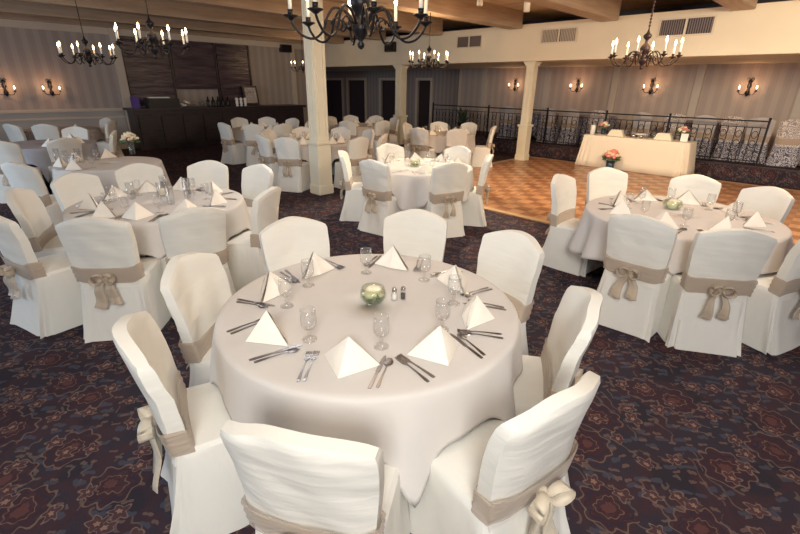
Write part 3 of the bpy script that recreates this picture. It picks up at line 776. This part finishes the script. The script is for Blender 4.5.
# ------------------------------------------------------------------ head table
ht = thing('head_table', 'long head table hidden under ivory cloth at the dance floor edge', 'table', (-3.6, 11.52, 0))
MB().box(-1.13, 1.13, -.28, .28, .72, .75, .005).build('tabletop', DARKLEG, ht)
for a in (-1, 1):
    for b in (-1, 1): MB().tube([(a * 1.0, b * .22, .022), (a * 1.0, b * .22, .72)], .015).build('leg', DARKLEG, ht)
mb = MB(); rg = []; n = 200
def rectring(hx, hy, amp, z, e=.12):
    o = []
    for j in range(n):
        a = 2 * PI * j / n; x_, y_ = sup(a + .003, hx, hy, e); k = amp * (math.sin(26 * a) + .6 * math.sin(41 * a + 1)) * (1 + 1.6 * (abs(x_) > hx * .9))
        o.append((x_ * (1 + k / hx), y_ * (1 + k / hy), z))
    return o
for hx, hy, am, z in ((.02, .01, 0, .758), (1.05, .25, 0, .758), (1.15, .295, 0, .757), (1.16, .30, 0, .748), (1.17, .305, .003, .6), (1.19, .315, .005, .4), (1.21, .33, .007, .2), (1.23, .345, .008, .024)): rg.append(rectring(hx, hy, am, z))
mb.rings(rg, cap1=False); o = mb.build('tablecloth', IVORYCLOTH); o.location = (-3.6, 11.52, 0); md = o.modifiers.new('thick', 'SOLIDIFY'); md.thickness = .003; md.offset = 1
tag(o, 'long ivory floor-length tablecloth on the head table by the railing', 'tablecloth')
vase_bouquet(-3.92, 11.02, .018, 'pink and peach rose bouquet in a dark blue vase on floor before head table', [PINK, PEACH, PINK], .24, .10, .19, TEAL, 5, 20)
vase_bouquet(-4.45, 11.62, .762, 'pink rose bouquet standing on left end of the head table', [PEACH, PINK, CREAMROSE], .14, .05, .13, TEAL, 6, 12)
vase_bouquet(-2.72, 11.62, .762, 'mixed rose bouquet standing on right end of the head table', [PEACH, CREAMROSE, PINK], .14, .05, .13, TEAL, 8, 12)
t = tag(MB().lathe([(.055, 0), (.055, .22), (.05, .225), (.01, .22)], 20).build('pillar_candle', CARDWHITE), 'white pillar candle at left end of the head table', 'candle'); t.location = (-4.6, 11.35, .762)
def trapbox(u, v, label):
    t = thing('napkin_fan', label, 'napkin', (u, v, .762)); mb = MB()
    for i in range(7):
        y = -.06 + i * .02; mb.rings([[(-.19, y, 0), (.19, y, 0), (.19, y + .012, 0), (-.19, y + .012, 0)], [(-.12, y, .14), (.12, y, .14), (.12, y + .012, .14), (-.12, y + .012, .14)]], smooth=False)
    mb.build('folds', CREAMBOX, t)
trapbox(-4.08, 11.5, 'ivory fan-folded napkin on the left half of the head table')
trapbox(-3.05, 11.5, 'ivory fan-folded napkin on the right half of the head table')
t = thing('card_sign', 'small white card leaning at the right end of the head table', 'card', (-2.62, 11.42, .762)); MB().box(-.07, .07, -.005, .005, .003, .17).build('card', CARDWHITE, t); MB().box(-.02, .02, .005, .05, .0, .06).build('stand', CREAMBOX, t)
t = thing('cake_stand', 'low white cake stand in the middle of the head table', 'cake stand', (-3.55, 11.5, .762)); MB().lathe([(.07, 0), (.02, .02), (.02, .07)], 18).build('foot', CARDWHITE, t); MB().lathe([(.15, .07), (.16, .09), (.15, .095)], 24).build('plate', CARDWHITE, t)
for i, x_ in enumerate((-3.85, -3.72, -3.36, -3.25)):
    inst(GOB, (x_, 11.42 + .04 * (i % 2), .762), 0, 'stemmed goblet on the head table, %s from left' % ORD[i], 'glass')
for i, (x_, s_) in enumerate(((-3.62, 1), (-3.45, .8))):
    o = tag(MB().ball((0, 0, .05), .05, 12).build('silver_bowl', CHROME), 'small dark silver bowl beside the cake stand, %s' % ('left one' if i == 0 else 'right one'), 'bowl'); o.location = (x_, 11.28, .762); o.scale = (s_, s_, s_)

# ------------------------------------------------------------------ platform: railing, patterned chairs and tables
rail = thing('iron_railing', 'black wrought iron railing along the raised platform edge', 'railing', (0, 12.06, .335))
MB().box(-10.42, -1.30, -.022, .022, .88, .91, .005).build('top_rail', IRON, rail); MB().box(-10.42, -1.30, -.012, .012, .08, .10).build('bottom_rail', IRON, rail)
MB().box(-10.42, -1.30, -.010, .010, .76, .775).build('middle_rail', IRON, rail)
posts = [-10.40, -8.16, -6.22, -4.61, -3.16, -1.32]
for u in posts: MB().box(u - .02, u + .02, -.02, .02, 0, .93, .004).ball((u, 0, .945), .028, 8).build('post', IRON, rail)
bal = MB().tube([(0, 0, .10), (0, 0, .76)], .009, 6); sc_ = MB()
for k, zc in enumerate((.24, .43, .62)):
    sc_.tube([(.055 * math.cos(a) * (1 - .10 * a / 6), 0, zc + .075 * math.sin(a) * (1 - .1 * a / 6)) for a in [i * .45 for i in range(15)]], .007, 5)
b0 = bal.build('baluster', IRON, rail); s0 = sc_.build('scrollwork', IRON, rail)
u = -10.25; first = True; k = 0
while u < -1.4:
    if first: b0.location = (u, 0, 0); first = False
    else: c = b0.copy(); COL.objects.link(c); c.parent = rail; c.location = (u, 0, 0)
    if k % 2 == 0:
        if k == 0: s0.location = (u + .07, 0, 0)
        else: c = s0.copy(); COL.objects.link(c); c.parent = rail; c.location = (u + .07, 0, 0)
    u += .14; k += 1
CHD = [make_chair(11, DAMASKPALE, DAMASK, SASH, BOWM, False)]
CHP = [make_chair(12, simple('dusty_cover', (.45, .42, .42), .8, bump=.3, bscale=4), DAMASK, SASH, BOWM, False)]
pu = [-7.75, -6.45, -5.78, -4.95, -3.88, -3.17, -2.52, -2.0, -1.5, -.95]
for i, u in enumerate(pu):
    chair(u, 12.40 + .06 * (i % 3), u + .25 * math.sin(i * 2), 14, 'patterned covered chair behind the railing, %s from left on the platform' % ORD[i], 'patterned chairs on the platform', protos=(CHP, CHD)[i % 2], z=.333)
for i, (u, v) in enumerate([(-7.1, 13.4), (-5.35, 13.4), (-2.85, 13.4), (-.20, 13.15)]):
    tp = inst(TP, (u, v, .333), 0, 'round table hidden under patterned cloth on the platform, %s from left' % ORD[i], 'table'); tp.scale = ((.5 if i < 3 else .74) / .745,) * 2 + (1,)
    o = cloth(u, v, [], ('black and white damask tablecloth on the platform, %s from left' % ORD[i]) if i < 3 else 'pale damask floor-length tablecloth on the platform past the railing end', DAMASK if i < 3 else DAMASKPALE, 20 + i, .05, .5 if i < 3 else .74)
    o.location.z = .333
# plant by the lobby end of the railing
t = thing('potted_plant', 'dark leafy plant in a pot at the left end of the railing', 'plant', (-10.0, 13.2, .333)); rr = random.Random(4)
MB().lathe([(.12, 0.002), (.16, .28), (.17, .30), (.14, .30), (.12, .25)], 18).build('pot', BLACKBOX, t)
mb = MB()
for i in range(40):
    a = rr.uniform(0, 6.3); r = rr.uniform(.1, .42); h = rr.uniform(.35, .85); d = Vector((math.cos(a), math.sin(a), 0)); pz = Vector((-d.y, d.x, 0))
    p0 = Vector((0, 0, .27)); pts = [p0, d * r * .5 + Vector((0, 0, h * .8)), d * r + Vector((0, 0, h))]
    rg = [[p - pz * w_, p + Vector((0, 0, .004)), p + pz * w_, p - Vector((0, 0, .004))] for p, w_ in zip(pts, (.01, .05, .006))]
    mb.rings(rg)
mb.build('foliage', LEAF, t)

# ------------------------------------------------------------------ bar
bar = thing('bar_counter', 'long dark wood bar counter along the left wall', 'bar counter', (-14.98, 3.95, 0))
MB().box(.0, .72, 0, 5.5, 0, 1.06, .01).build('body', DARKWOOD, bar)
MB().box(.0, .86, -.08, 5.56, 1.06, 1.13, .02).build('countertop', DARKWOOD, bar)
mb = MB()
for i in range(9): mb.box(.72, .74, .08 + i * .6, .56 + i * .6, .14, .94, .01)
mb.build('front_panels', DARKWOOD, bar)
for i, (v0, v1, z0) in enumerate([(4.16, 5.42, 1.15), (5.46, 6.78, 1.62), (6.82, 7.92, 1.15)]):
    t = thing('wall_panel', 'dark glossy rippled panel behind the bar, %s' % ('left one at the bar end', 'middle one above a shelf niche', 'right one beside striped wall')[i], 'wall panel', (-15.0, v0, 0))
    MB().box(.004, .06, 0, v1 - v0, z0, ZC - .17, .008).build('panel', PANEL, t)
    MB().box(.0, .09, v1 - v0 - .05, v1 - v0, 1.15, ZC - .17, .006).build('stile', DARKWOOD, t)
zb = 1.132
o = tag(MB().box(-.09, .09, -.09, .09, 0, .30, .01).build('purple_box', PURPLE), 'small purple box at left end of the bar', 'box'); o.location = (-14.3, 4.05, zb)
t = thing('black_chest', 'black chest with pale papers on it at left end of the bar', 'box', (-14.3, 4.75, zb)); MB().box(-.18, .18, -.42, .42, 0, .26, .015).build('body', BLACKBOX, t); MB().box(-.12, .12, -.35, .2, .26, .29, .01).build('papers', CARDWHITE, t)
rr = random.Random(9)
for i in range(10):
    inst(GOB, (-14.38 + rr.uniform(0, .2), 5.3 + .09 * i, zb), 0, 'clear glass in the row on the bar, %s from left' % ORD[i], 'glass', 'glasses on the bar')
t = thing('tissue_pile', 'crumpled pink and white napkins on the bar beside black chest', 'napkins', (-14.25, 5.35, zb)); mb = MB()
for i in range(6): mb.ball((rr.uniform(-.08, .08), rr.uniform(-.12, .12), .04 + .02 * i), .06, 8, (1, 1, .5))
mb.build('napkins', CARDWHITE, t); MB().ball((0, .02, .17), .06, 8, (1, 1, .6)).build('pink_napkin', PEACH, t)
for i in range(5):
    t = thing('dark_bottle', 'squat dark bottle on the bar before the niche, %s from left' % ORD[i], 'bottle', (-14.6, 6.2 + .16 * i, zb), 0, 'dark bottles on the bar')
    MB().lathe([(.055, 0), (.06, .02), (.06, .16), (.025, .2)], 14).build('body', BLACKBOX, t); MB().lathe([(.022, .2), (.022, .26), (.026, .262), (.026, .28), (.01, .285)], 12).build('neck', BRONZE, t)
for i in range(3):
    o = tag(MB().lathe([(.05, 0), (.03, .03), (.05, .1), (.04, .17), (.06, .22), (.02, .26)], 14).build('white_figurine', CARDWHITE), 'white ornament on the bar at the niche, %s from left' % ORD[i], 'ornament'); o.location = (-14.3, 7.0 + .14 * i, zb)
t = thing('framed_picture', 'tilted framed picture leaning against the wall panel on the bar', 'picture', (-14.72, 7.75, zb)); t.rotation_euler = (0, R(-12), 0)
MB().box(-.02, .02, -.26, .26, 0.01, .62, .006).build('frame', DARKWOOD, t); MB().box(.018, .024, -.20, .20, .07, .56).build('picture', DAMASKPALE, t)

# ------------------------------------------------------------------ chandeliers and sconces
def flame(mb, c, s_=1.):
    mb.lathe([(.004 * s_, 0), (.010 * s_, .012 * s_), (.011 * s_, .022 * s_), (.006 * s_, .042 * s_), (.001, .056 * s_)], 10, c)
def chandelier(u, v, z, D, label, arms=8, body=IRON, power=14, phase=0., chain=True):
    """z = height of the candle cups; D = diameter over the cups"""
    t = thing('chandelier', label, 'chandelier', (u, v, z)); k = D / .9
    hubp = [(.004, -.17), (.018, -.16), (.026, -.14), (.012, -.12), (.03, -.10), (.055, -.06), (.06, -.03), (.035, 0), (.028, .03), (.055, .07), (.068, .11), (.05, .15), (.022, .18), (.018, .22), (.05, .25), (.055, .28), (.022, .31), (.012, .34), (.006, .38)]
    MB().lathe([(r * k, z_ * k) for r, z_ in hubp], 20).build('hub', body, t)
    rod = MB().tube([(0, 0, .37 * k), (0, 0, ZP - z)], .006, 6)
    zz = .40 * k
    while zz < ZP - z - .03: rod.ball((0, 0, zz), .013, 6, (1, .5, 1.3)); zz += .035
    rod.build('chain', body, t)
    for i in range(arms):
        a = phase + 2 * PI * i / arms; rr_ = D / 2; c, s_ = math.cos(a), math.sin(a)
        prof = [(.05, -.02), (.10, .05), (.17, .07), (.22, .01), (.25, -.07), (.31, -.115), (.38, -.10), (.43, -.05), (.45, -.012)]
        pts = []
        P = [(r * k, z_ * k) for r, z_ in prof]
        for q in range(len(P) - 1):
            p0, p1, p2, p3 = P[max(q - 1, 0)], P[q], P[q + 1], P[min(q + 2, len(P) - 1)]
            for w_ in (0, .33, .67):
                f = lambda a0, a1, a2, a3: .5 * (2 * a1 + (a2 - a0) * w_ + (2 * a0 - 5 * a1 + 4 * a2 - a3) * w_ ** 2 + (3 * a1 - a0 - 3 * a2 + a3) * w_ ** 3)
                r = f(p0[0], p1[0], p2[0], p3[0]); z_ = f(p0[1], p1[1], p2[1], p3[1]); pts.append((r * c, r * s_, z_))
        pts.append((P[-1][0] * c, P[-1][0] * s_, P[-1][1]))
        mb = MB().tube(pts, .0085 * k, 6)
        # inner scroll
        sc2 = []
        for q in range(13):
            b = q * .5; rad = .045 * (1 - q / 18); r = (.15 + rad * math.cos(b)) * k; z_ = (-.03 + rad * 1.1 * math.sin(b)) * k; sc2.append((r * c, r * s_, z_))
        mb.tube(sc2, .006 * k, 5); arm = mb.build('arm', body, t)
        X, Y = rr_ * c, rr_ * s_
        MB().lathe([(.006, -.015), (.03 * k, 0), (.048 * k, .008), (.046 * k, .013), (.018 * k, .014), (.017 * k, .04), (.02 * k, .042)], 14, (X, Y, 0)).build('candle_cup', body, arm)
        MB().lathe([(.011, .02), (.011, .135)], 10, (X, Y, 0)).build('candle', CANDLE, arm)
        mb = MB(); flame(mb, (X, Y, .135), 1.15); mb.build('bulb', BULB, arm)
    p = point('chandelier_glow', (u, v, z + .16 + .08), power, (1, .66, .36), D * .42)
    return t
chandelier(-2.36, 2.02, 2.17, .84, 'large black iron chandelier hanging nearest, at top centre beside the left column', phase=.25, power=16)
chandelier(-2.1, 6.32, 2.17, .76, 'brown turned chandelier hanging before the soffit at right', body=BRONZE, phase=.1)
chandelier(-8.85, 1.97, 2.15, .74, 'black chandelier hanging far left before the striped wall', phase=.3, power=10)
chandelier(-6.12, 2.05, 2.20, .76, 'dark chandelier with white candles before the dark bar panels', phase=.15, power=10)
chandelier(-6.50, 7.35, 2.25, .78, 'dark chandelier hanging right of the left column over the back tables', phase=.2, power=55)
chandelier(-13.0, 8.7, 2.28, .7, 'small distant chandelier half hidden behind the left column', phase=.2, power=10)

def sconce(loc, rz_, label, group=None):
    t = thing('wall_sconce', label, 'sconce', loc, rz_)
    # local: wall behind at y=0, room towards -y
    MB().lathe([(.004, -.12), (.03, -.08), (.05, -.03), (.03, .02), (.02, .06), (.045, .12), (.03, .17), (.05, .22), (.012, .26)], 14, (0, -.055, 0)).build('backplate', IRON, t)
    for s_ in (-1, 1):
        a = MB().tube([(0, -.06, -.03), (s_ * .06, -.10, -.08), (s_ * .13, -.13, -.07), (s_ * .17, -.14, -.01)], .008, 6).build('arm', IRON, t)
        MB().lathe([(.006, -.01), (.035, .0), (.036, .008), (.015, .01), (.014, .03)], 12, (s_ * .17, -.14, 0)).build('candle_cup', IRON, a)
        MB().lathe([(.011, .03), (.011, .06)], 10, (s_ * .17, -.14, 0)).build('candle', CANDLE, a)
        mb = MB(); flame(mb, (s_ * .17, -.14, .06), 1.3); mb.build('bulb', BULB, a)
    MB().tube([(0, -.06, .26), (-.05, -.08, .30), (-.07, -.07, .26)], .006, 5).tube([(0, -.06, .26), (.05, -.08, .30), (.07, -.07, .26)], .006, 5).build('finial', IRON, t)
    d = Matrix.Rotation(rz_, 3, 'Z') @ Vector((0, -.26, .12)); p = Vector(loc) + d
    point('sconce_glow', p, 3.2, (1, .50, .24), .03)
for i, u in enumerate((-8.48, -6.34, -4.27, -2.12)):
    sconce((u, 13.99, 1.80), 0, 'two-candle black wall sconce on the back wall, %s from left' % ORD[i])
sconce((-14.99, 1.43, 1.55), R(90), 'two-candle wall sconce at far left picture edge, left one on side wall')
sconce((-14.99, 2.34, 1.55), R(90), 'two-candle wall sconce below the far left chandelier, on the side wall')

for p in CH + CHBIG + CHD + CHP + NAP + [TP, GOB, TALL, FORK, KNIFE, SPOON]:
    if p.name not in USED:
        for c in list(p.children_recursive): bpy.data.objects.remove(c)
        bpy.data.objects.remove(p)
